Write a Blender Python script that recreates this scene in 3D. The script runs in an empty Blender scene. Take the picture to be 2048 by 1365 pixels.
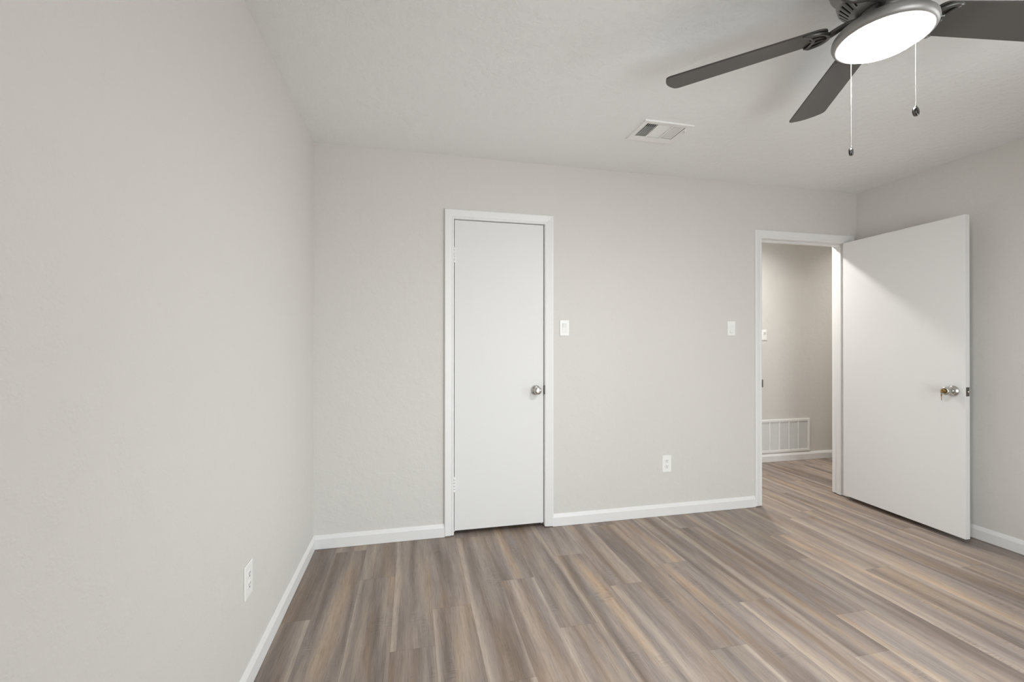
import bpy, bmesh, math, random
from mathutils import Vector, Matrix

S = bpy.context.scene
COL = S.collection
PI = math.pi
random.seed(7)

# ------------------------------------------------------------------ camera
yaw, pitch, roll, fpx, CZ = 0.2239726, 0.0026991, 0.0005036, 879.9314, 1.2422
fwd = Vector((math.sin(yaw)*math.cos(pitch), math.cos(yaw)*math.cos(pitch), math.sin(pitch)))
r0 = Vector((math.cos(yaw), -math.sin(yaw), 0)); u0 = r0.cross(fwd)
r1 = r0*math.cos(roll) + u0*math.sin(roll); u1 = r1.cross(fwd)
cd = bpy.data.cameras.new('camera'); cam = bpy.data.objects.new('camera', cd); COL.objects.link(cam)
m = Matrix((r1, u1, -fwd)).transposed().to_4x4(); m.translation = (0, 0, CZ)
cam.matrix_world = m
cd.sensor_width = 36.0; cd.lens = fpx/2048*36.0; cd.clip_start = 0.02
S.camera = cam

# ------------------------------------------------------------------ view, sky, daylight
S.view_settings.view_transform = 'Standard'; S.view_settings.look = 'None'
S.view_settings.exposure = 0.06; S.view_settings.gamma = 1.0; S.view_settings.use_curve_mapping = False
SKY = 9.8          # overcast daylight outside the windows
FAN_L = 190.0        # glass dome of the fan light
HALL_FILL_W = 9.0  # power of the added fill lamp that lifts the hall
HALL_W = 20.0       # hall ceiling lamp
w = bpy.data.worlds.new('overcast_sky'); S.world = w; w.use_nodes = True
bg = w.node_tree.nodes['Background']
bg.inputs['Strength'].default_value = SKY
_n = w.node_tree.nodes; _tc = _n.new('ShaderNodeTexCoord'); _sx = _n.new('ShaderNodeSeparateXYZ'); _mr = _n.new('ShaderNodeMapRange'); _cr = _n.new('ShaderNodeValToRGB')
_mr.inputs['From Min'].default_value = -1.0
w.node_tree.links.new(_tc.outputs['Generated'], _sx.inputs[0]); w.node_tree.links.new(_sx.outputs[2], _mr.inputs['Value'])
w.node_tree.links.new(_mr.outputs[0], _cr.inputs[0]); w.node_tree.links.new(_cr.outputs[0], bg.inputs['Color'])
_e = _cr.color_ramp.elements; _e[0].position = 0.47; _e[0].color = (0.68, 0.685, 0.70, 1); _e[1].position = 0.95; _e[1].color = (1.35, 1.42, 1.5, 1)
_k = _e.new(0.52); _k.color = (0.90, 0.94, 0.97, 1)
S.cycles.max_bounces = 14; S.cycles.diffuse_bounces = 9; S.cycles.transparent_max_bounces = 12
S.cycles.caustics_reflective = False; S.cycles.caustics_refractive = False

# room dimensions (metres)
XL, XR, YB, YR, H = -0.575, 3.4916, 2.8378, -0.72, 2.44
YH0, YH1 = 2.955, 3.864          # hall side of the back wall, far wall of the hall
HX0, HX1 = 1.35, 5.8             # hall ends
WT = 0.117

def portal(name, loc, rot, sx, sy):
    d = bpy.data.lights.new(name, 'AREA'); d.shape = 'RECTANGLE'; d.size = sx; d.size_y = sy
    d.cycles.is_portal = True
    o = bpy.data.objects.new(name, d); COL.objects.link(o); o.location = loc; o.rotation_euler = rot
# window openings: right wall (y0,y1,z0,z1) and rear wall (x0,x1,z0,z1)
WIN_R = (-0.55, 1.10, 0.55, 2.05)
WIN_B_ADDED = (0.75, 2.15, 0.06, 2.05)  # rear opening is added, sized to light the lower back wall
portal('daylight_right', (XR+0.10, (WIN_R[0]+WIN_R[1])/2, (WIN_R[2]+WIN_R[3])/2), (0, PI/2, 0), WIN_R[3]-WIN_R[2], WIN_R[1]-WIN_R[0])
portal('daylight_rear', ((WIN_B_ADDED[0]+WIN_B_ADDED[1])/2, YR-0.10, (WIN_B_ADDED[2]+WIN_B_ADDED[3])/2), (PI/2, 0, 0), WIN_B_ADDED[1]-WIN_B_ADDED[0], WIN_B_ADDED[3]-WIN_B_ADDED[2])

# ------------------------------------------------------------------ materials
def mat(name, col, rough=0.5, metal=0.0, spec=0.5, bump=None):
    mt = bpy.data.materials.new(name); mt.use_nodes = True
    nt = mt.node_tree; b = nt.nodes['Principled BSDF']
    b.inputs['Base Color'].default_value = (*col, 1); b.inputs['Roughness'].default_value = rough
    b.inputs['Metallic'].default_value = metal; b.inputs['Specular IOR Level'].default_value = spec
    tc = nt.nodes.new('ShaderNodeTexCoord')
    if bump:
        sc, dist, detail = bump
        n = nt.nodes.new('ShaderNodeTexNoise'); n.inputs['Scale'].default_value = sc; n.inputs['Detail'].default_value = detail
        n.inputs['Roughness'].default_value = 0.55; n.inputs['Distortion'].default_value = 0.4
        n2 = nt.nodes.new('ShaderNodeTexNoise'); n2.inputs['Scale'].default_value = sc*0.13; n2.inputs['Detail'].default_value = 2
        rr = nt.nodes.new('ShaderNodeMapRange'); rr.inputs['From Min'].default_value = 0.40; rr.inputs['From Max'].default_value = 0.62
        mu = nt.nodes.new('ShaderNodeMath'); mu.operation = 'MULTIPLY'
        bp = nt.nodes.new('ShaderNodeBump'); bp.inputs['Distance'].default_value = dist; bp.inputs['Strength'].default_value = 1.0
        nt.links.new(tc.outputs['Object'], n.inputs['Vector']); nt.links.new(tc.outputs['Object'], n2.inputs['Vector'])
        nt.links.new(n2.outputs['Fac'], rr.inputs['Value'])
        nt.links.new(n.outputs['Fac'], mu.inputs[0]); nt.links.new(rr.outputs['Result'], mu.inputs[1])
        nt.links.new(mu.outputs[0], bp.inputs['Height']); nt.links.new(bp.outputs['Normal'], b.inputs['Normal'])
    return mt

M_WALL = mat('greige_wall_paint', (0.642, 0.626, 0.598), 0.62, spec=0.3, bump=(120, 0.0017, 3))
M_CEIL = mat('white_ceiling_paint', (0.838, 0.845, 0.845), 0.75, spec=0.2, bump=(210, 0.0018, 2))
M_TRIM = mat('white_trim_enamel', (0.755, 0.755, 0.750), 0.38, spec=0.4)
M_DOOR = mat('white_door_enamel', (0.73, 0.73, 0.724), 0.50, spec=0.3, bump=(9, 0.0006, 2))
M_PLATE = mat('white_plastic', (0.84, 0.84, 0.82), 0.3)
M_PLATE2 = mat('white_plastic_rocker', (0.80, 0.80, 0.785), 0.3)
M_VENT = mat('white_enamelled_steel', (0.83, 0.83, 0.815), 0.4)
M_DARK = mat('dark_void', (0.012, 0.011, 0.010), 0.9)
M_GREYVOID = mat('grey_duct', (0.10, 0.10, 0.095), 0.9)
M_NICKEL = mat('satin_nickel', (0.56, 0.55, 0.52), 0.26, 1.0)
M_STRIKE = mat('dull_steel', (0.20, 0.19, 0.175), 0.45, 1.0)
M_BRASS = mat('brass', (0.36, 0.255, 0.12), 0.34, 1.0)
M_BRONZE = mat('fan_bronze', (0.30, 0.295, 0.285), 0.40, 0.45)
M_IRON = mat('fan_blade_iron_metal', (0.10, 0.097, 0.092), 0.32, 0.5)
M_BLADE = mat('fan_blade_laminate', (0.060, 0.055, 0.050), 0.42)
M_CHAIN = mat('nickel_chain', (0.22, 0.217, 0.21), 0.32, 1.0)
M_KNOBD = mat('dark_pull_knob', (0.022, 0.020, 0.019), 0.22, 0.3)

def emis(name, col, s):
    mt = bpy.data.materials.new(name); mt.use_nodes = True
    b = mt.node_tree.nodes['Principled BSDF']
    b.inputs['Base Color'].default_value = (0.85, 0.85, 0.85, 1); b.inputs['Roughness'].default_value = 0.25
    b.inputs['Emission Color'].default_value = (*col, 1); b.inputs['Emission Strength'].default_value = s
    return mt
M_DOME = emis('lit_frosted_glass', (1.0, 0.992, 0.985), FAN_L)
M_HALL = emis('lit_hall_lens', (1.0, 0.94, 0.86), 6.0)

def pane_mat():
    mt = bpy.data.materials.new('window_glass'); mt.use_nodes = True
    nt = mt.node_tree; nt.nodes.clear()
    o = nt.nodes.new('ShaderNodeOutputMaterial'); mx = nt.nodes.new('ShaderNodeMixShader')
    t = nt.nodes.new('ShaderNodeBsdfTransparent'); t.inputs['Color'].default_value = (0.96, 0.97, 0.965, 1)
    g = nt.nodes.new('ShaderNodeBsdfGlossy'); g.inputs['Roughness'].default_value = 0.02
    f = nt.nodes.new('ShaderNodeFresnel'); f.inputs['IOR'].default_value = 1.45
    nt.links.new(f.outputs[0], mx.inputs[0]); nt.links.new(t.outputs[0], mx.inputs[1]); nt.links.new(g.outputs[0], mx.inputs[2])
    nt.links.new(mx.outputs[0], o.inputs['Surface'])
    return mt
M_PANE = pane_mat()

def floor_mat():
    mt = bpy.data.materials.new('vinyl_plank_oak'); mt.use_nodes = True
    nt = mt.node_tree; N = nt.nodes; Lk = nt.links; b = N['Principled BSDF']
    b.inputs['Specular IOR Level'].default_value = 0.42
    uv = N.new('ShaderNodeUVMap'); uv.uv_map = 'plank'
    at = N.new('ShaderNodeAttribute'); at.attribute_name = 'tone'
    sep = N.new('ShaderNodeSeparateColor'); Lk.new(at.outputs['Color'], sep.inputs[0])
    su = N.new('ShaderNodeSeparateXYZ'); Lk.new(uv.outputs[0], su.inputs[0])
    def math_(op, a, c=None, clamp=False):
        n = N.new('ShaderNodeMath'); n.operation = op; n.use_clamp = clamp
        for i, v in enumerate((a, c)):
            if v is None: continue
            if isinstance(v, (int, float)): n.inputs[i].default_value = v
            else: Lk.new(v, n.inputs[i])
        return n.outputs[0]
    def noise(fx, fy, offz, det, rough=0.5, dist=0.0):
        c = N.new('ShaderNodeCombineXYZ')
        Lk.new(math_('MULTIPLY', su.outputs[0], fx), c.inputs[0]); Lk.new(math_('MULTIPLY', su.outputs[1], fy), c.inputs[1])
        Lk.new(math_('ADD', math_('MULTIPLY', sep.outputs[0], 91.7), offz), c.inputs[2])
        n = N.new('ShaderNodeTexNoise'); n.inputs['Scale'].default_value = 1; n.inputs['Detail'].default_value = det
        n.inputs['Roughness'].default_value = rough; n.inputs['Distortion'].default_value = dist
        Lk.new(c.outputs[0], n.inputs['Vector']); return n.outputs['Fac']
    def ramp(fac, stops, interp='LINEAR'):
        r = N.new('ShaderNodeValToRGB'); r.color_ramp.interpolation = interp
        e = r.color_ramp.elements
        while len(e) < len(stops): e.new(0.5)
        for k, (p, c) in enumerate(stops): e[k].position = p; e[k].color = (*c, 1)
        Lk.new(fac, r.inputs[0]); return r.outputs[0]
    def mix(kind, fac, a, c):
        n = N.new('ShaderNodeMix'); n.data_type = 'RGBA'; n.blend_type = kind
        if isinstance(fac, (int, float)): n.inputs[0].default_value = fac
        else: Lk.new(fac, n.inputs[0])
        for i, v in ((6, a), (7, c)):
            if isinstance(v, tuple): n.inputs[i].default_value = (*v, 1)
            else: Lk.new(v, n.inputs[i])
        return n.outputs[2]
    # broad streaks along the board
    f1 = noise(14, 0.95, 0.0, 2.0, 0.5, 0.30)
    base = ramp(f1, [(0.25, (0.186, 0.152, 0.130)), (0.40, (0.242, 0.203, 0.180)), (0.50, (0.296, 0.256, 0.233)), (0.60, (0.352, 0.299, 0.255)), (0.76, (0.445, 0.380, 0.325))])
    f2 = noise(12, 1.3, 13.0, 2.0, 0.5, 0.2)
    hue = ramp(f2, [(0.32, (0.90, 0.915, 0.955)), (0.48, (0.985, 0.97, 0.975)), (0.60, (1.05, 0.985, 0.915)), (0.74, (1.11, 0.97, 0.84))])
    c = mix('MULTIPLY', 1.0, base, hue)
    # plank to plank tone
    tone = math_('ADD', math_('MULTIPLY', sep.outputs[1], 0.22), 0.855)
    cc = N.new('ShaderNodeCombineColor'); [Lk.new(math_('MULTIPLY', tone, q), cc.inputs[i]) for i, q in enumerate((1.0, 0.972, 0.935))]
    c = mix('MULTIPLY', 1.0, c, cc.outputs[0])
    # pale sapwood strip on one long edge of some boards: blue channel, <0.5 left, >0.5 right
    WP = 0.1785
    wob = math_('MULTIPLY', noise(2.0, 1.3, 40.0, 2), 0.055)
    dl = su.outputs[0]; dr = math_('SUBTRACT', WP, su.outputs[0])
    isL = math_('LESS_THAN', sep.outputs[2], 0.35); isR = math_('GREATER_THAN', sep.outputs[2], 0.65)
    def strip(d):
        n = N.new('ShaderNodeMapRange'); n.inputs['From Min'].default_value = -0.006; n.inputs['From Max'].default_value = 0.012
        n.inputs['To Min'].default_value = 0; n.inputs['To Max'].default_value = 1
        Lk.new(math_('SUBTRACT', wob, math_('ADD', d, 0.006)), n.inputs['Value']); return n.outputs[0]
    st = math_('ADD', math_('MULTIPLY', strip(dl), isL), math_('MULTIPLY', strip(dr), isR), True)
    c = mix('MIX', math_('MULTIPLY', st, 0.62), c, (0.475, 0.395, 0.330))
    # fine grain
    g = noise(380, 13.0, 5.0, 3.0, 0.6, 0.6)
    gr = ramp(g, [(0.30, (0.66, 0.65, 0.64)), (0.50, (1.0, 1.0, 1.0)), (0.70, (1.10, 1.10, 1.10))])
    c = mix('MULTIPLY', 0.72, c, gr)
    mo = ramp(noise(55, 5.0, 77.0, 2.0, 0.55, 0.5), [(0.32, (0.88, 0.88, 0.885)), (0.5, (1, 1, 1)), (0.68, (1.09, 1.085, 1.08))])
    c = mix('MULTIPLY', 0.65, c, mo)
    # cathedral darker heart lines
    h = noise(60, 2.2, 23.0, 2.0, 0.5, 1.2)
    hr = ramp(h, [(0.30, (0.78, 0.76, 0.74)), (0.42, (1, 1, 1)), (0.70, (1.03, 1.03, 1.03))])
    c = mix('MULTIPLY', 0.60, c, hr)
    # cross saw marks in a few patches
    sm = noise(26, 210, 31.0, 1.0); pa = noise(9, 3.4, 53.0, 1.0)
    pm = N.new('ShaderNodeMapRange'); pm.inputs['From Min'].default_value = 0.63; pm.inputs['From Max'].default_value = 0.73; Lk.new(pa, pm.inputs['Value'])
    smr = ramp(sm, [(0.36, (0.70, 0.69, 0.68)), (0.52, (1, 1, 1)), (0.7, (1.08, 1.08, 1.08))])
    c = mix('MULTIPLY', math_('MULTIPLY', pm.outputs[0], 0.75), c, smr)
    # joints between boards
    ex = math_('MINIMUM', dl, dr); ey = math_('MINIMUM', su.outputs[1], math_('SUBTRACT', 1.22, su.outputs[1]))
    ed = math_('MINIMUM', ex, ey)
    em = N.new('ShaderNodeMapRange'); em.inputs['From Min'].default_value = 0.0004; em.inputs['From Max'].default_value = 0.0016
    em.inputs['To Min'].default_value = 0.80; Lk.new(ed, em.inputs['Value'])
    ce = N.new('ShaderNodeCombineColor'); [Lk.new(em.outputs[0], ce.inputs[i]) for i in range(3)]
    c = mix('MULTIPLY', 1.0, c, ce.outputs[0])
    Lk.new(c, b.inputs['Base Color'])
    rg = N.new('ShaderNodeMapRange'); rg.inputs['To Min'].default_value = 0.52; rg.inputs['To Max'].default_value = 0.38
    Lk.new(g, rg.inputs['Value']); Lk.new(rg.outputs[0], b.inputs['Roughness'])
    bp = N.new('ShaderNodeBump'); bp.inputs['Distance'].default_value = 0.0004; bp.inputs['Strength'].default_value = 0.5
    Lk.new(g, bp.inputs['Height']); Lk.new(bp.outputs['Normal'], b.inputs['Normal'])
    return mt
M_FLOOR = floor_mat()

# ------------------------------------------------------------------ helpers
def box(bm, x0, x1, y0, y1, z0, z1, mi=0):
    vs = [bm.verts.new(p) for p in ((x0,y0,z0),(x1,y0,z0),(x1,y1,z0),(x0,y1,z0),(x0,y0,z1),(x1,y0,z1),(x1,y1,z1),(x0,y1,z1))]
    fs = [bm.faces.new([vs[i] for i in q]) for q in ((0,3,2,1),(4,5,6,7),(0,1,5,4),(1,2,6,5),(2,3,7,6),(3,0,4,7))]
    for f in fs: f.material_index = mi
    return vs
def lathe(bm, prof, n=48, axis='Z', c=(0,0,0), mi=0):
    """prof: list of (radius, height); closed at the poles when radius is 0"""
    c = Vector(c); rings = []
    def P(r, h, a):
        x, y = r*math.cos(a), r*math.sin(a)
        return c + {'Z': Vector((x, y, h)), 'Y': Vector((x, h, y)), 'X': Vector((h, x, y))}[axis]
    for r, h in prof:
        rings.append([bm.verts.new(P(0, h, 0))] if r < 1e-6 else [bm.verts.new(P(r, h, 2*PI*k/n)) for k in range(n)])
    out = []
    for a, b in zip(rings, rings[1:]):
        row = []
        for k in range(n):
            k2 = (k+1) % n
            if len(a) == 1 and len(b) == 1: continue
            if len(a) == 1: f = bm.faces.new((a[0], b[k2], b[k]))
            elif len(b) == 1: f = bm.faces.new((a[k], a[k2], b[0]))
            else: f = bm.faces.new((a[k], a[k2], b[k2], b[k]))
            f.material_index = mi; f.smooth = True; row.append(f)
        out.append(row)
    return out
def tube(bm, pts, rad, n=10, mi=0):
    pts = [Vector(p) for p in pts]; rad = rad if isinstance(rad, (list, tuple)) else [rad]*len(pts)
    rings = []; up = Vector((0, 0, 1))
    for i, p in enumerate(pts):
        t = (pts[min(i+1, len(pts)-1)] - pts[max(i-1, 0)]).normalized()
        s = t.cross(up)
        if s.length < 1e-4: s = t.cross(Vector((1, 0, 0)))
        s.normalize(); q = s.cross(t)
        ra = rad[i]; ra = ra if isinstance(ra, tuple) else (ra, ra)
        rings.append([bm.verts.new(p + s*ra[0]*math.cos(2*PI*k/n) + q*ra[1]*math.sin(2*PI*k/n)) for k in range(n)])
    for a, b in zip(rings, rings[1:]):
        for k in range(n):
            f = bm.faces.new((a[k], a[(k+1) % n], b[(k+1) % n], b[k])); f.smooth = True; f.material_index = mi
    for rg, fl in ((rings[0], False), (rings[-1], True)):
        f = bm.faces.new(rg); f.material_index = mi
def prism(bm, outline, z0, z1, mi=0):
    """vertical extrusion of an xy outline"""
    a = [bm.verts.new((x, y, z0)) for x, y in outline]; b = [bm.verts.new((x, y, z1)) for x, y in outline]
    n = len(outline); fs = [bm.faces.new(list(reversed(a))), bm.faces.new(b)]
    for k in range(n): fs.append(bm.faces.new((a[k], a[(k+1) % n], b[(k+1) % n], b[k])))
    for f in fs: f.material_index = mi
def obj(name, bm, mats, parent=None, bevel=0.0, seg=2, label=None, angle=35):
    bmesh.ops.recalc_face_normals(bm, faces=bm.faces[:])
    me = bpy.data.meshes.new(name); bm.to_mesh(me); bm.free()
    for mm in (mats if isinstance(mats, (list, tuple)) else [mats]): me.materials.append(mm)
    o = bpy.data.objects.new(name, me); COL.objects.link(o)
    if parent is not None: o.parent = parent
    if bevel:
        md = o.modifiers.new('bevel', 'BEVEL'); md.width = bevel; md.segments = seg; md.limit_method = 'ANGLE'; md.angle_limit = math.radians(angle)
    if label: o['label'] = label
    return o
def thing(name, label, cat, loc, rot=(0, 0, 0), group=None):
    o = bpy.data.objects.new(name, None); COL.objects.link(o); o.empty_display_size = 0.05
    o.location = loc; o.rotation_euler = rot; o['label'] = label; o['category'] = cat
    if group: o['group'] = group
    return o
def struct(name, bm, mats, label, cat, bevel=0.0):
    o = obj(name, bm, mats, None, bevel); o['kind'] = 'structure'; o['label'] = label; o['category'] = cat
    return o
def sroot(name, label, cat, loc, rot=(0, 0, 0)):
    o = thing(name, label, cat, loc, rot); o['kind'] = 'structure'; return o
def slab(bm, axis, lo, hi, u0, u1, v0, v1, holes=()):
    """slab normal to axis between lo and hi with rectangular holes, u/v the other two axes in order"""
    us = sorted({u0, u1, *[h[0] for h in holes], *[h[1] for h in holes]})
    vs = sorted({v0, v1, *[h[2] for h in holes], *[h[3] for h in holes]})
    inside = lambda a, b: any(h[0] < a < h[1] and h[2] < b < h[3] for h in holes)
    nu, nv = len(us)-1, len(vs)-1
    solid = [[not inside((us[i]+us[i+1])/2, (vs[j]+vs[j+1])/2) for j in range(nv)] for i in range(nu)]
    cache = {}
    def V(i, j, s):
        k = (i, j, s)
        if k not in cache:
            p = {'X': (s, us[i], vs[j]), 'Y': (us[i], s, vs[j]), 'Z': (us[i], vs[j], s)}[axis]
            cache[k] = bm.verts.new(p)
        return cache[k]
    for i in range(nu):
        for j in range(nv):
            if not solid[i][j]: continue
            bm.faces.new((V(i,j,lo), V(i+1,j,lo), V(i+1,j+1,lo), V(i,j+1,lo)))
            bm.faces.new((V(i,j,hi), V(i,j+1,hi), V(i+1,j+1,hi), V(i+1,j,hi)))
            for di, dj, a, b in ((-1,0,(i,j),(i,j+1)), (1,0,(i+1,j),(i+1,j+1)), (0,-1,(i,j),(i+1,j)), (0,1,(i,j+1),(i+1,j+1))):
                ii, jj = i+di, j+dj
                if 0 <= ii < nu and 0 <= jj < nv and solid[ii][jj]: continue
                bm.faces.new((V(*a,lo), V(*b,lo), V(*b,hi), V(*a,hi)))
def sweep_profile(bm, prof, path_frames):
    """prof: list of (a,b); path_frames: list of (origin, A, B) vectors; consecutive stations are skinned, ends capped"""
    st = [[bm.verts.new(o + A*a + B*b) for a, b in prof] for o, A, B in path_frames]
    n = len(prof)
    for s, t in zip(st, st[1:]):
        for k in range(n): bm.faces.new((s[k], s[(k+1) % n], t[(k+1) % n], t[k]))
    bm.faces.new(list(reversed(st[0]))); bm.faces.new(st[-1])
V3 = Vector

# ------------------------------------------------------------------ floor: one surface, its boards in the mesh pattern
PW, PO, PL = 0.1785, 0.095, 1.22
JOINT = {-4: 2.122, -3: 2.757, -2: 2.416, -1: 1.828, 0: 2.078, 1: 2.795, 2: 2.245, 3: 1.82, 4: 2.432, 5: 2.077, 6: 1.555, 7: 2.22,
         8: 1.81, 9: 1.395, 10: 1.628, 11: 2.097, 12: 2.386, 13: 1.917, 14: 2.59, 15: 1.46, 16: 1.82, 17: 2.281, 18: 3.282}
# boards with the pale sapwood edge the photo shows: (row, joint offset) -> side
STRIP = {(-1, 1): 'L', (-4, 0): 'R', (4, 0): 'L', (2, 0): 'R', (5, 1): 'R', (7, 1): 'R', (8, 1): 'R', (11, 1): 'L', (0, 0): 'L',
         (14, 0): 'L', (12, 0): 'L', (16, 1): 'L', (10, 0): 'L', (17, 1): 'L', (17, 0): 'L', (15, 1): 'R', (13, 1): 'L', (-2, 0): 'L'}
DARKER = {(-4, 1): .35, (-3, 0): .3, (-2, 0): .1, (-4, 0): .05, (-1, 0): .2, (3, 0): .3, (18, 0): .1, (18, -1): .1, (6, 1): .3, (9, 1): .35}
bm = bmesh.new(); uvl = bm.loops.layers.uv.new('plank'); cl = bm.loops.layers.float_color.new('tone')
x_lo, x_hi, y_lo, y_hi = XL-0.05, HX1+0.05, YR-0.05, YH1+0.05
for k in range(-5, 29):
    xa, xb = PO+PW*k, PO+PW*(k+1)
    xa_, xb_ = max(xa, x_lo), min(xb, x_hi)
    if xb_ <= xa_: continue
    j = JOINT.get(k, random.uniform(1, 2.2))
    for n in range(-5, 5):
        ya, yb = j+PL*(n-1), j+PL*n          # board n=0 ends at the joint, n=1 starts there
        ya_, yb_ = max(ya, y_lo), min(yb, y_hi)
        if yb_ <= ya_: continue
        f = bm.faces.new([bm.verts.new(p) for p in ((xa_,ya_,0),(xb_,ya_,0),(xb_,yb_,0),(xa_,yb_,0))])
        rnd, tone = random.random(), random.random()
        if (k, n) in DARKER: tone = DARKER[(k, n)]
        s = STRIP.get((k, n)); sv = 0.5
        if s == 'L': sv = 0.1
        elif s == 'R': sv = 0.9
        elif random.random() < 0.34: sv = random.choice((0.1, 0.9))
        for lp in f.loops:
            lp[uvl].uv = (lp.vert.co.x-xa, lp.vert.co.y-ya); lp[cl] = (rnd, tone, sv, 1)
o = struct('floor', bm, M_FLOOR, 'grey-brown wood-look vinyl plank floor running toward the doorway', 'floor')
bm = bmesh.new(); box(bm, x_lo, x_hi, y_lo, y_hi, -0.12, -0.004)
obj('subfloor', bm, M_GREYVOID, o)

# ------------------------------------------------------------------ walls and ceilings
CL = (0.2645, 0.8685, 2.0335)        # closet door opening x0,x1,top
DW = (2.588, 3.392, 2.033)           # bedroom doorway
JT = 0.018                           # jamb thickness
VENT = (1.222, 1.520, 2.138, 2.366)  # ceiling register outer size
VIN = (1.250, 1.486, 2.170, 2.318)
FILL_LAMP_X = 5.0  # unseen second lamp, added to brighten the hall wall
LAMP = (2.90, 3.41)                  # hall lamp
bm = bmesh.new(); slab(bm, 'X', XL-0.12, XL, YR-0.12, YB+0.9, -0.004, H+0.1)
struct('wall_left', bm, M_WALL, 'long greige textured wall on the left side', 'wall')
bm = bmesh.new()
slab(bm, 'Y', YB, YH0, XL, HX1, -0.004, H+0.1, [(CL[0]-JT, CL[1]+JT, -1, CL[2]+JT), (DW[0]-JT, DW[1]+JT, -1, DW[2]+JT)])
struct('wall_back', bm, M_WALL, 'greige back wall with the closet door and the doorway', 'wall')
bm = bmesh.new(); slab(bm, 'X', XR, XR+0.12, YR-0.12, YB, -0.004, H+0.1, [WIN_R])
struct('wall_right', bm, M_WALL, 'greige wall on the right behind the open door', 'wall')
bm = bmesh.new(); slab(bm, 'Y', YR-0.12, YR, XL, XR, -0.004, H+0.1, [WIN_B_ADDED])
struct('wall_rear', bm, M_WALL, 'greige wall behind the viewer with an added glass door', 'wall')
bm = bmesh.new(); slab(bm, 'Z', H, H+0.1, XL, XR, YR, YB, [VIN])
struct('ceiling', bm, M_CEIL, 'white textured bedroom ceiling', 'ceiling')
GR = (3.362, 4.124, 0.094, 0.436)    # return air grille
GRI = (GR[0]+0.026, GR[1]-0.026, GR[2]+0.024, GR[3]-0.024)
bm = bmesh.new(); slab(bm, 'Y', YH1, YH1+0.12, HX0-0.1, HX1, -0.004, H+0.1, [GRI])
struct('wall_hall', bm, M_WALL, 'greige far wall of the hall seen through the doorway', 'wall')
bm = bmesh.new(); slab(bm, 'X', HX0-0.1, HX0, YH0, YH1, -0.004, H+0.1)
struct('wall_hall_left', bm, M_WALL, 'greige wall closing the left end of the hall', 'wall')
bm = bmesh.new(); slab(bm, 'X', HX1, HX1+0.1, YB, YH1+0.12, -0.004, H+0.1)
struct('wall_hall_right', bm, M_WALL, 'greige wall closing the right end of the hall', 'wall')
bm = bmesh.new(); slab(bm, 'Z', H, H+0.1, HX0, HX1, YH0, YH1, [(x-0.07, x+0.07, LAMP[1]-0.07, LAMP[1]+0.07) for x in (LAMP[0], FILL_LAMP_X)])
struct('ceiling_hall', bm, M_CEIL, 'white ceiling of the hall', 'ceiling')
bm = bmesh.new()
slab(bm, 'X', HX0-0.2, HX0-0.1, YH0, YH0+0.7, -0.004, H+0.1)
slab(bm, 'Y', YH0+0.7, YH0+0.78, XL, HX0-0.1, -0.004, H+0.1)
slab(bm, 'Z', H, H+0.1, XL, HX0-0.2, YH0, YH0+0.7)
struct('wall_closet', bm, M_WALL, 'closet walls behind the closed narrow door', 'wall')

# ------------------------------------------------------------------ baseboards
BBH = 0.083
BPROF = [(0, 0.001), (0.0135, 0.001), (0.0135, 0.060), (0.0075, 0.076), (0.0045, BBH), (0, BBH)]   # (off the wall, height)
def baseboard(name, pts, off, label):
    """pts: run along the wall with mitred corners; off: unit vectors away from the wall, one per station"""
    bm = bmesh.new()
    sweep_profile(bm, BPROF, [(V3(p), V3(d), V3((0, 0, 1))) for p, d in zip(pts, off)])
    return struct(name, bm, M_TRIM, label, 'baseboard', 0.0012)
baseboard('baseboard_left', [(XL, YR, 0), (XL, YB, 0)], [(1, 1, 0), (1, -1, 0)], 'white baseboard along the left wall')
CW = 0.0605     # casing width
baseboard('baseboard_back_left', [(XL, YB, 0), (CL[0]-CW+0.003, YB, 0)], [(1, -1, 0), (0, -1, 0)], 'white baseboard between left corner and closet door casing')
baseboard('baseboard_back', [(CL[1]+CW-0.003, YB, 0), (DW[0]-CW+0.0005, YB, 0)], [(0, -1, 0), (0, -1, 0)], 'white baseboard between closet door and doorway below the outlet')
baseboard('baseboard_right', [(XR, YB, 0), (XR, YR, 0)], [(-1, -1, 0), (-1, 1, 0)], 'white baseboard along the right wall behind the open door')
baseboard('baseboard_rear', [(XR, YR, 0), (XL, YR, 0)], [(-1, 1, 0), (1, 1, 0)], 'white baseboard along the wall behind the viewer')
baseboard('baseboard_hall', [(HX0, YH1, 0), (HX1, YH1, 0)], [(1, -1, 0), (-1, -1, 0)], 'white baseboard of the hall under the return air grille')

# ------------------------------------------------------------------ door trims (casing + jambs + stops)
CPROF = [(0.0, 0.0), (0.0, 0.009), (0.010, 0.0125), (0.014, 0.0105), (0.050, 0.0165), (CW-0.004, 0.0165), (CW, 0.0125), (CW, 0.0)]   # (from opening outward, off the wall)
def casing(bm, x0, x1, top, ywall, sgn, rev=0.0015, bot=0.007):
    a, b, t = x0-rev, x1+rev, top+rev
    B = V3((0, sgn, 0))
    fr = [(V3((a, ywall, bot)), V3((-1, 0, 0)), B), (V3((a, ywall, t)), V3((-1, 0, 1)), B),
          (V3((b, ywall, t)), V3((1, 0, 1)), B), (V3((b, ywall, bot)), V3((1, 0, 0)), B)]
    sweep_profile(bm, CPROF, fr)
def jamb(bm, x0, x1, top, y0, y1, sy0, sy1, bot=0.007):
    box(bm, x0-JT, x0, y0, y1, bot, top+JT); box(bm, x1, x1+JT, y0, y1, bot, top+JT); box(bm, x0, x1, y0, y1, top, top+JT)
    s = 0.011
    box(bm, x0, x0+s, sy0, sy1, bot, top); box(bm, x1-s, x1, sy0, sy1, bot, top); box(bm, x0+s, x1-s, sy0, sy1, top-s, top)
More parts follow.
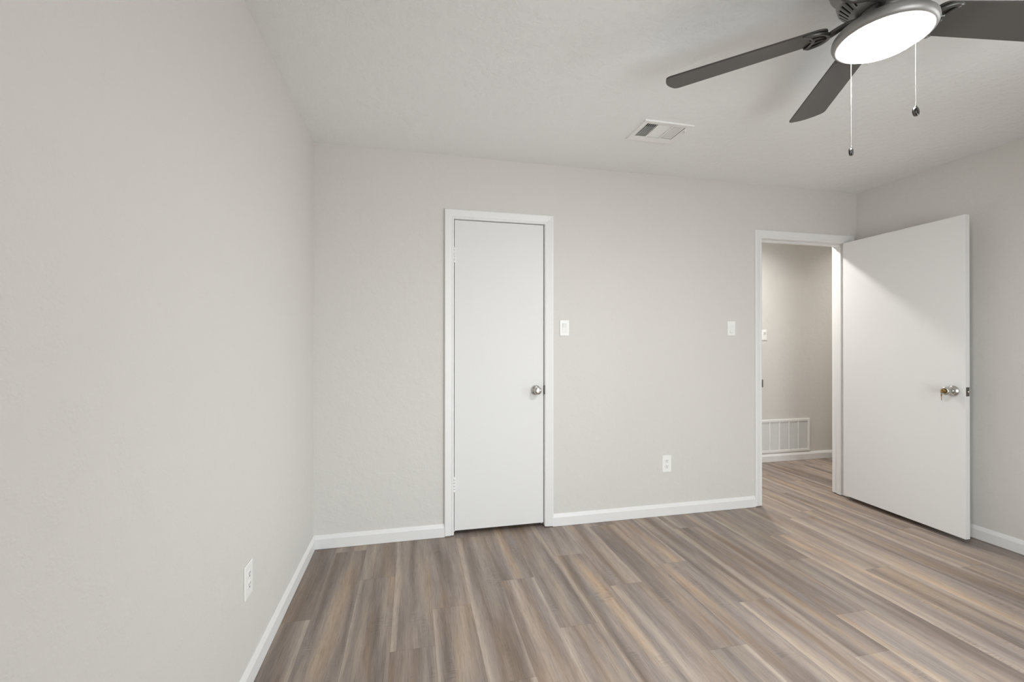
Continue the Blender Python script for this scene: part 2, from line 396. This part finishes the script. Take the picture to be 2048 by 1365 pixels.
t1 = sroot('trim_1', 'white casing and jamb around the narrow closet door', 'door trim', ((CL[0]+CL[1])/2, YB, 0))
tx, ty = (CL[0]+CL[1])/2, YB
def local(bm, dx, dy, dz=0.0):
    bmesh.ops.translate(bm, verts=bm.verts[:], vec=(-dx, -dy, -dz))
bm = bmesh.new(); casing(bm, CL[0], CL[1], CL[2], YB, -1); local(bm, tx, ty); obj('casing', bm, M_TRIM, t1, 0.001)
bm = bmesh.new(); jamb(bm, CL[0], CL[1], CL[2], YB-0.001, YH0, YB+0.041, YB+0.078); local(bm, tx, ty); obj('jamb', bm, M_TRIM, t1, 0.001)
bm = bmesh.new(); box(bm, CL[1]-0.0015, CL[1]+0.003, YB-0.0135, YB+0.03, 0.893, 0.952); local(bm, tx, ty)
obj('strike_plate', bm, M_STRIKE, t1, 0.001, label='dark steel strike plate')

t2 = sroot('trim_2', 'white casing and jamb around the open doorway to the hall', 'door trim', ((DW[0]+DW[1])/2, YB, 0))
tx = (DW[0]+DW[1])/2
bm = bmesh.new(); casing(bm, DW[0], DW[1], DW[2], YB, -1); local(bm, tx, ty); obj('casing', bm, M_TRIM, t2, 0.001)
bm = bmesh.new(); casing(bm, DW[0], DW[1], DW[2], YH0, 1); local(bm, tx, ty); obj('casing', bm, M_TRIM, t2, 0.001)
bm = bmesh.new(); jamb(bm, DW[0], DW[1], DW[2], YB-0.001, YH0+0.001, YB+0.040, YB+0.078); local(bm, tx, ty); obj('jamb', bm, M_TRIM, t2, 0.001)
bm = bmesh.new(); box(bm, DW[0]-0.002, DW[0]+0.0035, YB-0.016, YB+0.030, 0.902, 0.960); local(bm, tx, ty)
obj('strike_plate', bm, M_STRIKE, t2, 0.001, label='dark steel strike plate')

# ------------------------------------------------------------------ doors
def knob_profile_ball():
    return [(0, 0), (0.031, 0), (0.0325, 0.003), (0.031, 0.008), (0.022, 0.012), (0.0125, 0.015), (0.0115, 0.026), (0.015, 0.031),
            (0.0225, 0.036), (0.0262, 0.044), (0.0262, 0.050), (0.0235, 0.057), (0.019, 0.0605), (0.012, 0.0625), (0, 0.063)]
d1 = sroot('door_1', 'closed narrow flat white closet door left of centre', 'door', (CL[0], YB, 0))
bm = bmesh.new(); box(bm, 0.0035, CL[1]-CL[0]-0.0045, 0.001, 0.036, 0.030, CL[2]-0.004); obj('leaf', bm, M_DOOR, d1, 0.0015)
kx, kz = 0.811-CL[0], 0.921
bm = bmesh.new(); lathe(bm, [(r, -h+0.002) for r, h in knob_profile_ball()], 40, 'Y', (kx, 0, kz)); obj('knob', bm, M_NICKEL, d1, label='round satin nickel knob')
for z0, z1 in ((1.752, 1.852), (0.276, 0.374)):
    bm = bmesh.new(); n = 5
    for k in range(n):
        a, b = z0+(z1-z0)*k/n, z0+(z1-z0)*(k+1)/n
        lathe(bm, [(0, a+0.0006), (0.0062, a+0.0006), (0.0062, b-0.0006), (0, b-0.0006)], 14, 'Z', (0.0, -0.0055, 0))
    box(bm, 0.001, 0.012, -0.002, 0.002, z0+0.001, z1-0.001)
    lathe(bm, [(0, z1), (0.0045, z1+0.001), (0.003, z1+0.004), (0, z1+0.005)], 12, 'Z', (0, -0.0055, 0))
    obj('hinge', bm, M_TRIM, d1, label='white painted hinge')

DA = math.radians(-2.2)              # swing past square
d2 = sroot('door_2', 'flat white bedroom door swung open beside the right wall', 'door', (DW[1]-0.004, YB-0.008, 0), (0, 0, DA))
DL, DT = 0.812, 0.035                # leaf runs toward -y, visible face toward -x
FX = -0.0425                         # visible face in the door's own frame
bm = bmesh.new(); box(bm, FX, FX+DT, -DL-0.004, -0.004, 0.031, 2.031); obj('leaf', bm, M_DOOR, d2, 0.0015)
ky, kz = -DL-0.004+0.065, 0.938
kp = [(0, 0), (0.033, 0), (0.0345, 0.003), (0.033, 0.007), (0.026, 0.012), (0.0235, 0.016), (0.0235, 0.022), (0.0165, 0.026), (0.0150, 0.034),
      (0.0185, 0.041), (0.0235, 0.047), (0.0258, 0.056), (0.0258, 0.062), (0.0235, 0.069), (0.0195, 0.0715), (0.0155, 0.0715), (0.0150, 0.0695), (0, 0.0695)]
bm = bmesh.new(); lathe(bm, [(r, -h) for r, h in kp], 40, 'X', (FX+0.0005, ky, kz)); kb = obj('knob', bm, M_NICKEL, d2, label='keyed nickel knob')
bm = bmesh.new(); lathe(bm, [(0, -0.069), (0.0105, -0.069), (0.0112, -0.0725), (0.0085, -0.0745), (0, -0.0745)], 24, 'X', (FX+0.0005, ky, kz)); obj('lock_cylinder', bm, M_BRASS, kb, label='brass lock cylinder')
bm = bmesh.new(); lathe(bm, [(r, h) for r, h in kp], 32, 'X', (FX+DT-0.0005, ky, kz)); obj('knob', bm, M_NICKEL, d2, label='inside nickel knob')
bm = bmesh.new(); ye = -DL-0.004
box(bm, FX+0.005, FX+DT-0.005, ye-0.0014, ye+0.003, kz-0.028, kz+0.028); lp = obj('latch_plate', bm, M_STRIKE, d2, 0.0008, label='dull steel latch plate')
bm = bmesh.new(); lathe(bm, [(0, -0.012), (0.006, -0.0115), (0.0085, -0.009), (0.0088, 0.0), (0, 0.0)], 20, 'Y', (FX+DT/2, ye, kz)); obj('latch_bolt', bm, M_NICKEL, lp, label='nickel latch bolt')
bpy.context.view_layer.update()
# keys: one in the lock, one hanging from its ring
kpos = d2.matrix_world @ V3((FX+0.0005-0.0745, ky, kz))
kr = thing('key_ring', 'two brass keys on a ring, one in the open door knob', 'keys', kpos, (0, 0, DA))
def key_mesh(bm, L=0.028):
    # bow in the y-z plane, blade along -z
    ring = [(0.0105*math.cos(a), 0.0095*math.sin(a)) for a in [2*PI*k/22 for k in range(22)]]
    hole = [(0.0035*math.cos(a), 0.0035+0.0030*math.sin(a)) for a in [2*PI*k/22 for k in range(22)]]
    for x0, x1 in ((-0.001, 0.001),):
        A = [[bm.verts.new((x, y, z)) for y, z in ring] for x in (x0, x1)]; B = [[bm.verts.new((x, y, z)) for y, z in hole] for x in (x0, x1)]
        for k in range(22):
            q = (k+1) % 22
            for s in (0, 1): bm.faces.new((A[s][k], A[s][q], B[s][q], B[s][k]))
            bm.faces.new((A[0][k], A[0][q], A[1][q], A[1][k])); bm.faces.new((B[0][k], B[0][q], B[1][q], B[1][k]))
    box(bm, -0.001, 0.001, -0.0038, 0.0038, -0.0135, -0.008)
    pts = [(-0.0032, -0.0125), (0.0032, -0.0125)] + [(0.0032-(0.0014 if k % 2 else 0), -0.0125-L*(k+1)/9) for k in range(7)] + [(0.0, -0.0125-L), (-0.0032, -0.0125-L+0.004)]
    a = [bm.verts.new((-0.001, y, z)) for y, z in pts]; b = [bm.verts.new((0.001, y, z)) for y, z in pts]
    bm.faces.new(a); bm.faces.new(list(reversed(b)))
    for k in range(len(pts)): bm.faces.new((a[k], a[(k+1) % len(pts)], b[(k+1) % len(pts)], b[k]))
bm = bmesh.new(); key_mesh(bm)
bmesh.ops.rotate(bm, verts=bm.verts[:], cent=(0, 0, 0), matrix=Matrix.Rotation(-PI/2, 3, 'Y'))   # blade along +x into the lock
bmesh.ops.rotate(bm, verts=bm.verts[:], cent=(0, 0, 0), matrix=Matrix.Rotation(math.radians(80), 3, 'X'))
bmesh.ops.translate(bm, verts=bm.verts[:], vec=(-0.0125, 0, 0)); obj('key', bm, M_BRASS, kr, label='brass key in the lock')
bm = bmesh.new(); R = 0.0095
tube(bm, [(-0.0165, 0.0005+R*0.35*math.sin(2*PI*k/24), -0.010+R*math.cos(2*PI*k/24)) for k in range(25)], 0.0009, 6); obj('ring', bm, M_BRASS, kr)
bm = bmesh.new(); key_mesh(bm, 0.022); bmesh.ops.rotate(bm, verts=bm.verts[:], cent=(0, 0, 0), matrix=Matrix.Rotation(math.radians(112), 3, 'Z'))
bmesh.ops.translate(bm, verts=bm.verts[:], vec=(-0.0165, 0.0005, -0.0245)); obj('key', bm, M_BRASS, kr, label='brass key hanging from the ring')

# ------------------------------------------------------------------ switches and outlets (built facing -y, origin at the wall)
def plate(bm, w_, h_, t=0.0055):
    box(bm, -w_/2, w_/2, -t, 0.0, -h_/2, h_/2)
def screw(name, parent, z, t=0.0055):
    bm = bmesh.new(); lathe(bm, [(0, -t-0.0012), (0.0022, -t-0.001), (0.0031, -t+0.0005), (0, -t+0.0005)], 14, 'Y', (0, 0, z))
    obj(name, bm, M_PLATE2, parent)
def rocker(name, label, loc, rot, down):
    t = thing(name, label, 'light switch', loc, rot)
    bm = bmesh.new(); plate(bm, 0.0655, 0.1055); obj('wall_plate', bm, M_PLATE, t, 0.0022, 3)
    bm = bmesh.new()           # raised rim round the paddle
    for x0, x1, z0, z1 in ((-0.0172, -0.0155, -0.034, 0.034), (0.0155, 0.0172, -0.034, 0.034), (-0.0155, 0.0155, 0.0323, 0.034), (-0.0155, 0.0155, -0.034, -0.0323)):
        box(bm, x0, x1, -0.0066, -0.004, z0, z1)
    obj('rim', bm, M_PLATE2, t)
    bm = bmesh.new()           # paddle hinged in the middle, one half pressed in
    a, b = (-0.0070, -0.0125) if down else (-0.0125, -0.0070)
    prof = [(-0.0315, -0.004), (-0.0315, b), (0.0, -0.0062), (0.0315, a), (0.0315, -0.004)]
    L = [bm.verts.new((-0.0148, y, z)) for z, y in prof]; Rr = [bm.verts.new((0.0148, y, z)) for z, y in prof]
    bm.faces.new(L); bm.faces.new(list(reversed(Rr)))
    for k in range(5): bm.faces.new((L[k], L[(k+1) % 5], Rr[(k+1) % 5], Rr[k]))
    obj('paddle', bm, M_PLATE2, t)
    screw('screw', t, 0.0445); screw('screw', t, -0.0445)
    return t
rocker('light_switch', 'white rocker switch on the back wall just right of closet door', (1.0112, YB, 1.3385), (0, 0, 0), False)
rocker('light_switch', 'white rocker switch on the back wall left of the open doorway', (2.3225, YB, 1.345), (0, 0, 0), True)
rocker('light_switch', 'small white rocker switch on the hall wall inside the doorway', (3.556, YH1, 1.318), (0, 0, 0), False)

def outlet(label, loc, rot, w_=0.0715, h_=0.119, slots=True):
    t = thing('wall_outlet', label, 'outlet', loc, rot)
    bm = bmesh.new(); plate(bm, w_, h_); obj('wall_plate', bm, M_PLATE, t, 0.0024, 3)
    for s in (-1, 1):
        zc = 0.0197*s; ol = []
        for k in range(24):
            a = 2*PI*k/24; ol.append((0.0172*math.cos(a), max(-0.0136, min(0.0136, 0.0172*math.sin(a)))))
        bm = bmesh.new()
        A = [bm.verts.new((x, -0.0048, zc+z)) for x, z in ol]; B = [bm.verts.new((x, -0.0072, zc+z)) for x, z in ol]
        bm.faces.new(A); bm.faces.new(list(reversed(B)))
        for k in range(24): bm.faces.new((A[k], A[(k+1) % 24], B[(k+1) % 24], B[k]))
        sk = obj('socket', bm, M_PLATE2, t)
        bm = bmesh.new()
        box(bm, -0.0075, -0.0053, -0.0075, -0.0068, zc+0.0005, zc+0.0088); box(bm, 0.0053, 0.0072, -0.0075, -0.0068, zc+0.0015, zc+0.0082)
        lathe(bm, [(0, -0.0075), (0.0027, -0.0075), (0.0027, -0.0068), (0, -0.0068)], 12, 'Y', (0, 0, zc-0.0062))
        obj('slots', bm, M_DARK, sk, label='dark plug slots')
    screw('screw', t, 0.0)
    return t
outlet('white duplex outlet low on the back wall left of the doorway', (1.785, YB, 0.3695), (0, 0, 0))
outlet('white duplex outlet low on the left wall near the corner', (XL, 1.756, 0.387), (0, 0, PI/2), 0.076, 0.120)

# ------------------------------------------------------------------ return air grille (hall wall)
gx, gz = (GR[0]+GR[1])/2, GR[2]
t = thing('return_air_grille', 'white louvred return air grille low on the hall wall', 'air vent', (gx, YH1, gz))
bm = bmesh.new(); slab(bm, 'Y', -0.009, 0.0, GR[0]-gx, GR[1]-gx, 0.0, GR[3]-gz, [(GRI[0]-gx, GRI[1]-gx, GRI[2]-gz, GRI[3]-gz)])
ncol = 6; cw = (GRI[1]-GRI[0])/ncol
for k in range(1, ncol):
    x = GRI[0]-gx+cw*k; box(bm, x-0.0065, x+0.0065, -0.0075, 0.003, GRI[2]-gz, GRI[3]-gz)
obj('frame', bm, M_VENT, t, 0.0015)
for k in range(ncol):
    bm = bmesh.new(); xa = GRI[0]-gx+cw*k+(0.0065 if k else 0); xb = GRI[0]-gx+cw*(k+1)-(0.0065 if k < ncol-1 else 0)
    nl = 23; dz = (GRI[3]-GRI[2])/nl
    for j in range(nl):
        zc = GRI[2]-gz+dz*(j+0.5)
        p = [(-0.006, zc-0.0052), (-0.0048, zc-0.0058), (0.008, zc+0.0058), (0.0068, zc+0.0064)]
        A = [bm.verts.new((xa, y, z)) for y, z in p]; B = [bm.verts.new((xb, y, z)) for y, z in p]
        bm.faces.new(A); bm.faces.new(list(reversed(B)))
        for q in range(4): bm.faces.new((A[q], A[(q+1) % 4], B[(q+1) % 4], B[q]))
    obj('louvres', bm, M_VENT, t)
bm = bmesh.new(); slab(bm, 'Y', 0.075, 0.080, GRI[0]-gx, GRI[1]-gx, GRI[2]-gz, GRI[3]-gz); obj('duct_back', bm, M_GREYVOID, t)

# ------------------------------------------------------------------ ceiling register
vx, vy = (VENT[0]+VENT[1])/2, (VENT[2]+VENT[3])/2
t = thing('ceiling_vent', 'white rectangular ceiling register with three louvre banks', 'air vent', (vx, vy, H))
I = (VIN[0]-vx, VIN[1]-vx, VIN[2]-vy, VIN[3]-vy); O = (VENT[0]-vx, VENT[1]-vx, VENT[2]-vy, VENT[3]-vy)
bm = bmesh.new()   # dished flange: outer lip proud, then a sloping face to the louvre field
ring = lambda x0, x1, y0, y1, z: [bm.verts.new(p) for p in ((x0,y0,z),(x1,y0,z),(x1,y1,z),(x0,y1,z))]
e = 0.006
R_ = [ring(*O, 0.0), ring(O[0]+0.001, O[1]-0.001, O[2]+0.001, O[3]-0.001, -0.006), ring(O[0]+e, O[1]-e, O[2]+e, O[3]-e, -0.0075), ring(I[0]-0.004, I[1]+0.004, I[2]-0.004, I[3]+0.004, -0.0045),
      ring(*I, -0.0045), ring(*I, 0.004)]
for a, b in zip(R_, R_[1:]):
    for k in range(4): bm.faces.new((a[k], a[(k+1) % 4], b[(k+1) % 4], b[k]))
xs = (I[0]+0.070, I[0]+0.078, I[1]-0.082, I[1]-0.074)
box(bm, xs[0], xs[1], I[2], I[3], -0.0045, 0.0); box(bm, xs[2], xs[3], I[2], I[3], -0.0045, 0.0)
obj('frame', bm, M_VENT, t)
def slats(name, lo, hi, n, along, tilt, c0, c1, wd):
    bm = bmesh.new(); th = 0.0007
    for k in range(n):
        c = lo+(hi-lo)*(k+0.5)/n
        d = V3((math.cos(tilt), math.sin(tilt)))*wd/2; nn = V3((-math.sin(tilt), math.cos(tilt)))*th
        pr = [d+nn, -d+nn, -d-nn, d-nn]
        st = []
        for s in (c0, c1):
            st.append([bm.verts.new((c+q.x, s, q.y) if along == 'Y' else (s, c+q.x, q.y)) for q in pr])
        for q in range(4): bm.faces.new((st[0][q], st[0][(q+1) % 4], st[1][(q+1) % 4], st[1][q]))
        bm.faces.new(st[0]); bm.faces.new(list(reversed(st[1])))
    obj(name, bm, M_VENT, t)
slats('louvres', I[0]+0.002, xs[0], 6, 'Y', math.radians(38), I[2]+0.004, I[3]-0.004, 0.0115)
slats('louvres', I[2]+0.002, I[3]-0.002, 11, 'X', math.radians(-24), xs[1], xs[2], 0.0075)
slats('louvres', xs[3], I[1]-0.002, 6, 'Y', math.radians(-20), I[2]+0.004, I[3]-0.004, 0.0078)
bm = bmesh.new(); box(bm, I[1]+0.008, I[1]+0.012, -0.075+0.012, -0.055+0.012, -0.018, -0.004); obj('lever', bm, M_VENT, t)
bm = bmesh.new(); slab(bm, 'Z', 0.060, 0.064, *I); obj('duct', bm, M_DARK, t)

# ------------------------------------------------------------------ hall lamps (recessed in the hall ceiling; the right one is an added fill)
def recessed_lamp(x, label, watts):
    t = thing('recessed_lamp', label, 'ceiling lamp', (x, LAMP[1], H))
    bm = bmesh.new(); lathe(bm, [(0.052, 0.03), (0.060, -0.001), (0.098, -0.005), (0.102, 0.0), (0.068, 0.0), (0.068, 0.06), (0.06, 0.06), (0.052, 0.03)], 40); obj('trim_ring', bm, M_TRIM, t)
    bm = bmesh.new(); lathe(bm, [(0, 0.030), (0.053, 0.030), (0.053, 0.034), (0, 0.034)], 32); obj('lens', bm, M_HALL, t)
    ld = bpy.data.lights.new('hall_lamp_light', 'AREA'); ld.shape = 'DISK'; ld.size = 0.11; ld.energy = watts; ld.color = (1.0, 0.965, 0.925); ld.spread = math.radians(150)
    lo = bpy.data.objects.new('hall_lamp_light', ld); COL.objects.link(lo); lo.location = (x, LAMP[1], H-0.012)
recessed_lamp(LAMP[0], 'round recessed ceiling lamp in the hall above the doorway', HALL_W)
recessed_lamp(FILL_LAMP_X, 'unseen fill lamp added at the far right end of the hall', HALL_FILL_W)

# ------------------------------------------------------------------ ceiling fan
FC = (1.460, 1.100)
fan = thing('ceiling_fan', 'dark five blade ceiling fan with a lit round glass light', 'ceiling fan', (FC[0], FC[1], H))
bm = bmesh.new()
rows = lathe(bm, [(0, 0), (0.128, 0), (0.138, -0.004), (0.139, -0.040), (0.134, -0.047), (0.122, -0.050), (0.121, -0.082), (0.117, -0.100),
                  (0.112, -0.106), (0.088, -0.133), (0.080, -0.137), (0.074, -0.145), (0, -0.145)], 108)
sl = []
bmesh.ops.recalc_face_normals(bm, faces=bm.faces[:])
for k in range(0, 108, 3):
    sl.append([rows[8][k]])
for pair in sl:
    res = bmesh.ops.inset_region(bm, faces=pair, thickness=0.0015, depth=-0.007)
    for f in pair: f.material_index = 1
    for f in res['faces']: f.material_index = 1
obj('motor_housing', bm, [M_BRONZE, M_DARK], fan)
bm = bmesh.new(); lathe(bm, [(0, -0.143), (0.062, -0.143), (0.066, -0.148), (0.066, -0.160), (0.060, -0.166), (0, -0.166)], 48); obj('flywheel', bm, M_IRON, fan)
bm = bmesh.new(); lathe(bm, [(0, -0.160), (0.048, -0.160), (0.050, -0.172), (0.064, -0.180), (0.098, -0.187), (0.122, -0.197), (0.133, -0.210), (0.1345, -0.220), (0.131, -0.229),
                             (0.124, -0.2345), (0.117, -0.2345), (0.112, -0.231), (0.109, -0.226), (0.107, -0.215), (0, -0.213)], 72)
obj('light_pan', bm, M_BRONZE, fan)
bm = bmesh.new(); lathe(bm, [(0.1085, -0.224), (0.1095, -0.231), (0.106, -0.241), (0.095, -0.2495), (0.075, -0.257), (0.045, -0.262), (0.018, -0.2637), (0, -0.264)], 64)
obj('light_dome', bm, M_DOME, fan, label='glowing white glass dome')
BZ = 2.279-H
RB0, RB1 = 0.142, 0.668
PIT = math.radians(11.6)
# blade outline in its own frame: +x outward, +y = counter-clockwise side
def blade_outline():
    pts = []
    hw = lambda r: 0.5*(0.120+(0.146-0.120)*(r-0.2)/(RB1-0.2))
    def corner(cx, cy, rad, a0, a1, n=7): return [(cx+rad*math.cos(a0+(a1-a0)*k/n), cy+rad*math.sin(a0+(a1-a0)*k/n)) for k in range(n+1)]
    rt, rr = 0.022, 0.030
    ht, hr = hw(RB1), hw(RB0)
    bul = 0.010          # tip bows out a little
    pts += corner(RB1-rt-bul, -ht+rt, rt, -PI/2, -0.20)
    pts += [(RB1-bul*(y/(ht-rt))**2*0.9, y) for y in (-0.035, -0.018, 0, 0.018, 0.035)]
    pts += corner(RB1-rt-bul, ht-rt, rt, 0.20, PI/2)
    pts += corner(RB0+rr, hr-rr, rr, PI/2, PI)
    pts += corner(RB0+rr, -hr+rr, rr, PI, 1.5*PI)
    return pts
for k in range(5):
    az = math.radians(133.6-72*k)
    rotm = Matrix.Rotation(az, 4, 'Z') @ Matrix.Rotation(-PIT, 4, 'X')
    bm = bmesh.new(); prism(bm, blade_outline(), -0.0030, 0.0030)
    b = obj('blade', bm, M_BLADE, fan, 0.0012); b.location = (0, 0, BZ); b.rotation_euler = rotm.to_euler()
    # blade iron: arm from the flywheel, ornate open pad under the blade root
    bm = bmesh.new(); zz = -0.0085
    arch = []
    for q in range(25):
        a = PI*0.5+PI*q/24
        arch.append((0.197+0.058*math.cos(a), 0.057*math.sin(a), zz))
    arch = [(0.212, 0.0555, zz+0.003)] + arch + [(0.212, -0.0555, zz+0.003)]
    rad = [(0.003, 0.003)] + [(0.0072, 0.0060)]*25 + [(0.003, 0.003)]
    tube(bm, arch, rad, 10)
    inner = [(0.181+0.020*abs(s)**1.6, 0.053*s, zz+0.001) for s in [-1+2*q/14 for q in range(15)]]
    tube(bm, inner, [(0.0052, 0.0045)]*15, 8)
    for s in (-1, 1): tube(bm, [(0.146, 0.009*s, zz), (0.166, 0.015*s, zz), (0.182, 0.020*s, zz)], [(0.0045, 0.0045)]*3, 8)
    tube(bm, [(0.181, 0, zz), (0.194, 0, zz+0.002)], [(0.008, 0.0045), (0.004, 0.003)], 8)
    ir = Matrix.Rotation(-PIT, 3, 'X')
    bmesh.ops.rotate(bm, verts=bm.verts[:], cent=(0, 0, 0), matrix=ir)
    bmesh.ops.translate(bm, verts=bm.verts[:], vec=(0, 0, BZ))
    arm = []
    for q in range(13):
        s = q/12
        x = 0.052+(0.142-0.052)*s
        z = -0.155+(BZ+zz+0.155)*(3*s*s-2*s**3)
        y = 0.018*math.sin(PI*s)
        arm.append((x, y, z))
    tube(bm, arm, [(0.0120+0.003*abs(0.5-q/12), 0.0085) for q in range(13)], 10)
    ib = obj('blade_iron', bm, M_IRON, fan); ib.rotation_euler = (0, 0, az)
# pull chains
def chain(ax, ay, z_end, knob_rot, link_z):
    dx, dy = ax-FC[0], ay-FC[1]
    bm = bmesh.new(); z = -0.224; step = 0.0040
    while z > z_end-H+0.013:
        r = 0.0013 if abs(z-(link_z-H)) > 0.004 else 0.0022
        bmesh.ops.create_icosphere(bm, subdivisions=1, radius=r, matrix=Matrix.Translation((dx, dy, z))); z -= step
    tube(bm, [(dx, dy, -0.222), (dx, dy, z_end-H+0.010)], 0.0005, 5)
    for f in bm.faces: f.smooth = True
    c = obj('pull_chain', bm, M_CHAIN, fan, label='beaded nickel pull chain')
    bm = bmesh.new()   # flat round pendant with a bright rim
    lathe(bm, [(0, -0.0062), (0.009, -0.0058), (0.0122, -0.0045), (0.0132, -0.0015)], 28, 'Y')
    lathe(bm, [(0.0132, 0.0015), (0.0122, 0.0045), (0.009, 0.0058), (0, 0.0062)], 28, 'Y')
    lathe(bm, [(0.0132, -0.0015), (0.0138, 0.0), (0.0132, 0.0015)], 28, 'Y', mi=1)
    lathe(bm, [(0, 0.0175), (0.0025, 0.017), (0.0032, 0.012), (0, 0.012)], 10, 'Z')
    kn = obj('pull_knob', bm, [M_KNOBD, M_CHAIN], c, label='small dark round pendant'); kn.location = (dx, dy, z_end-H); kn.rotation_euler = (0, 0, knob_rot)
chain(1.4500, 1.1960, 1.888, math.radians(30), 2.075)
chain(1.4505, 1.0000, 1.924, math.radians(15), 2.16)

# ------------------------------------------------------------------ windows out of frame that light the room; the rear one is added
def window(name, lab, axis, op, inner, outer):
    """op: u0,u1,z0,z1 in the wall, inner/outer wall faces"""
    a = sroot(name, lab, 'window', (0, 0, 0))
    u0, u1_, z0, z1 = op; mid = (inner+outer)/2; s = 1 if outer > inner else -1
    def put(bm, c0, c1, ua, ub, za, zb):
        lo, hi = min(c0, c1), max(c0, c1)
        if axis == 'X': box(bm, lo, hi, ua, ub, za, zb)
        else: box(bm, ua, ub, lo, hi, za, zb)
    f = 0.045; bm = bmesh.new()
    put(bm, mid-0.03, mid+0.03, u0, u0+f, z0, z1); put(bm, mid-0.03, mid+0.03, u1_-f, u1_, z0, z1)
    put(bm, mid-0.03, mid+0.03, u0+f, u1_-f, z0, z0+f); put(bm, mid-0.03, mid+0.03, u0+f, u1_-f, z1-f, z1)
    zm = (z0+z1)/2; put(bm, mid-0.02, mid+0.02, u0+f, u1_-f, zm-0.02, zm+0.02)
    obj('window_frame', bm, M_TRIM, a, 0.002)
    for za, zb in ((z0+f, zm-0.02), (zm+0.02, z1-f)):
        bm = bmesh.new(); put(bm, mid-0.002, mid+0.002, u0+f, u1_-f, za, zb); obj('pane', bm, M_PANE, a)
    bm = bmesh.new(); put(bm, inner-s*0.03, inner-s*0.001, u0-0.03, u1_+0.03, z0-0.022, z0)
    obj('window_sill', bm, M_TRIM, a, 0.002)
window('window_1', 'white framed window in the right wall beside the viewer', 'X', WIN_R, XR, XR+0.12)
window('window_2_added', 'unseen glass door added behind the viewer for daylight on the back wall', 'Y', WIN_B_ADDED, YR, YR-0.12)

# ------------------------------------------------------------------ small speck on the floor
bm = bmesh.new(); bmesh.ops.create_icosphere(bm, subdivisions=2, radius=1.0)
for v in bm.verts:
    v.co *= random.uniform(0.8, 1.15)
    v.co = V3((v.co.x*0.0030, v.co.y*0.0024, v.co.z*0.0012+0.0012))
o = obj('paint_chip', bm, M_PLATE); o.location = (-0.472, 1.512, 0.0)
o['label'] = 'tiny white paint chip on the floor near the left baseboard'; o['category'] = 'debris'
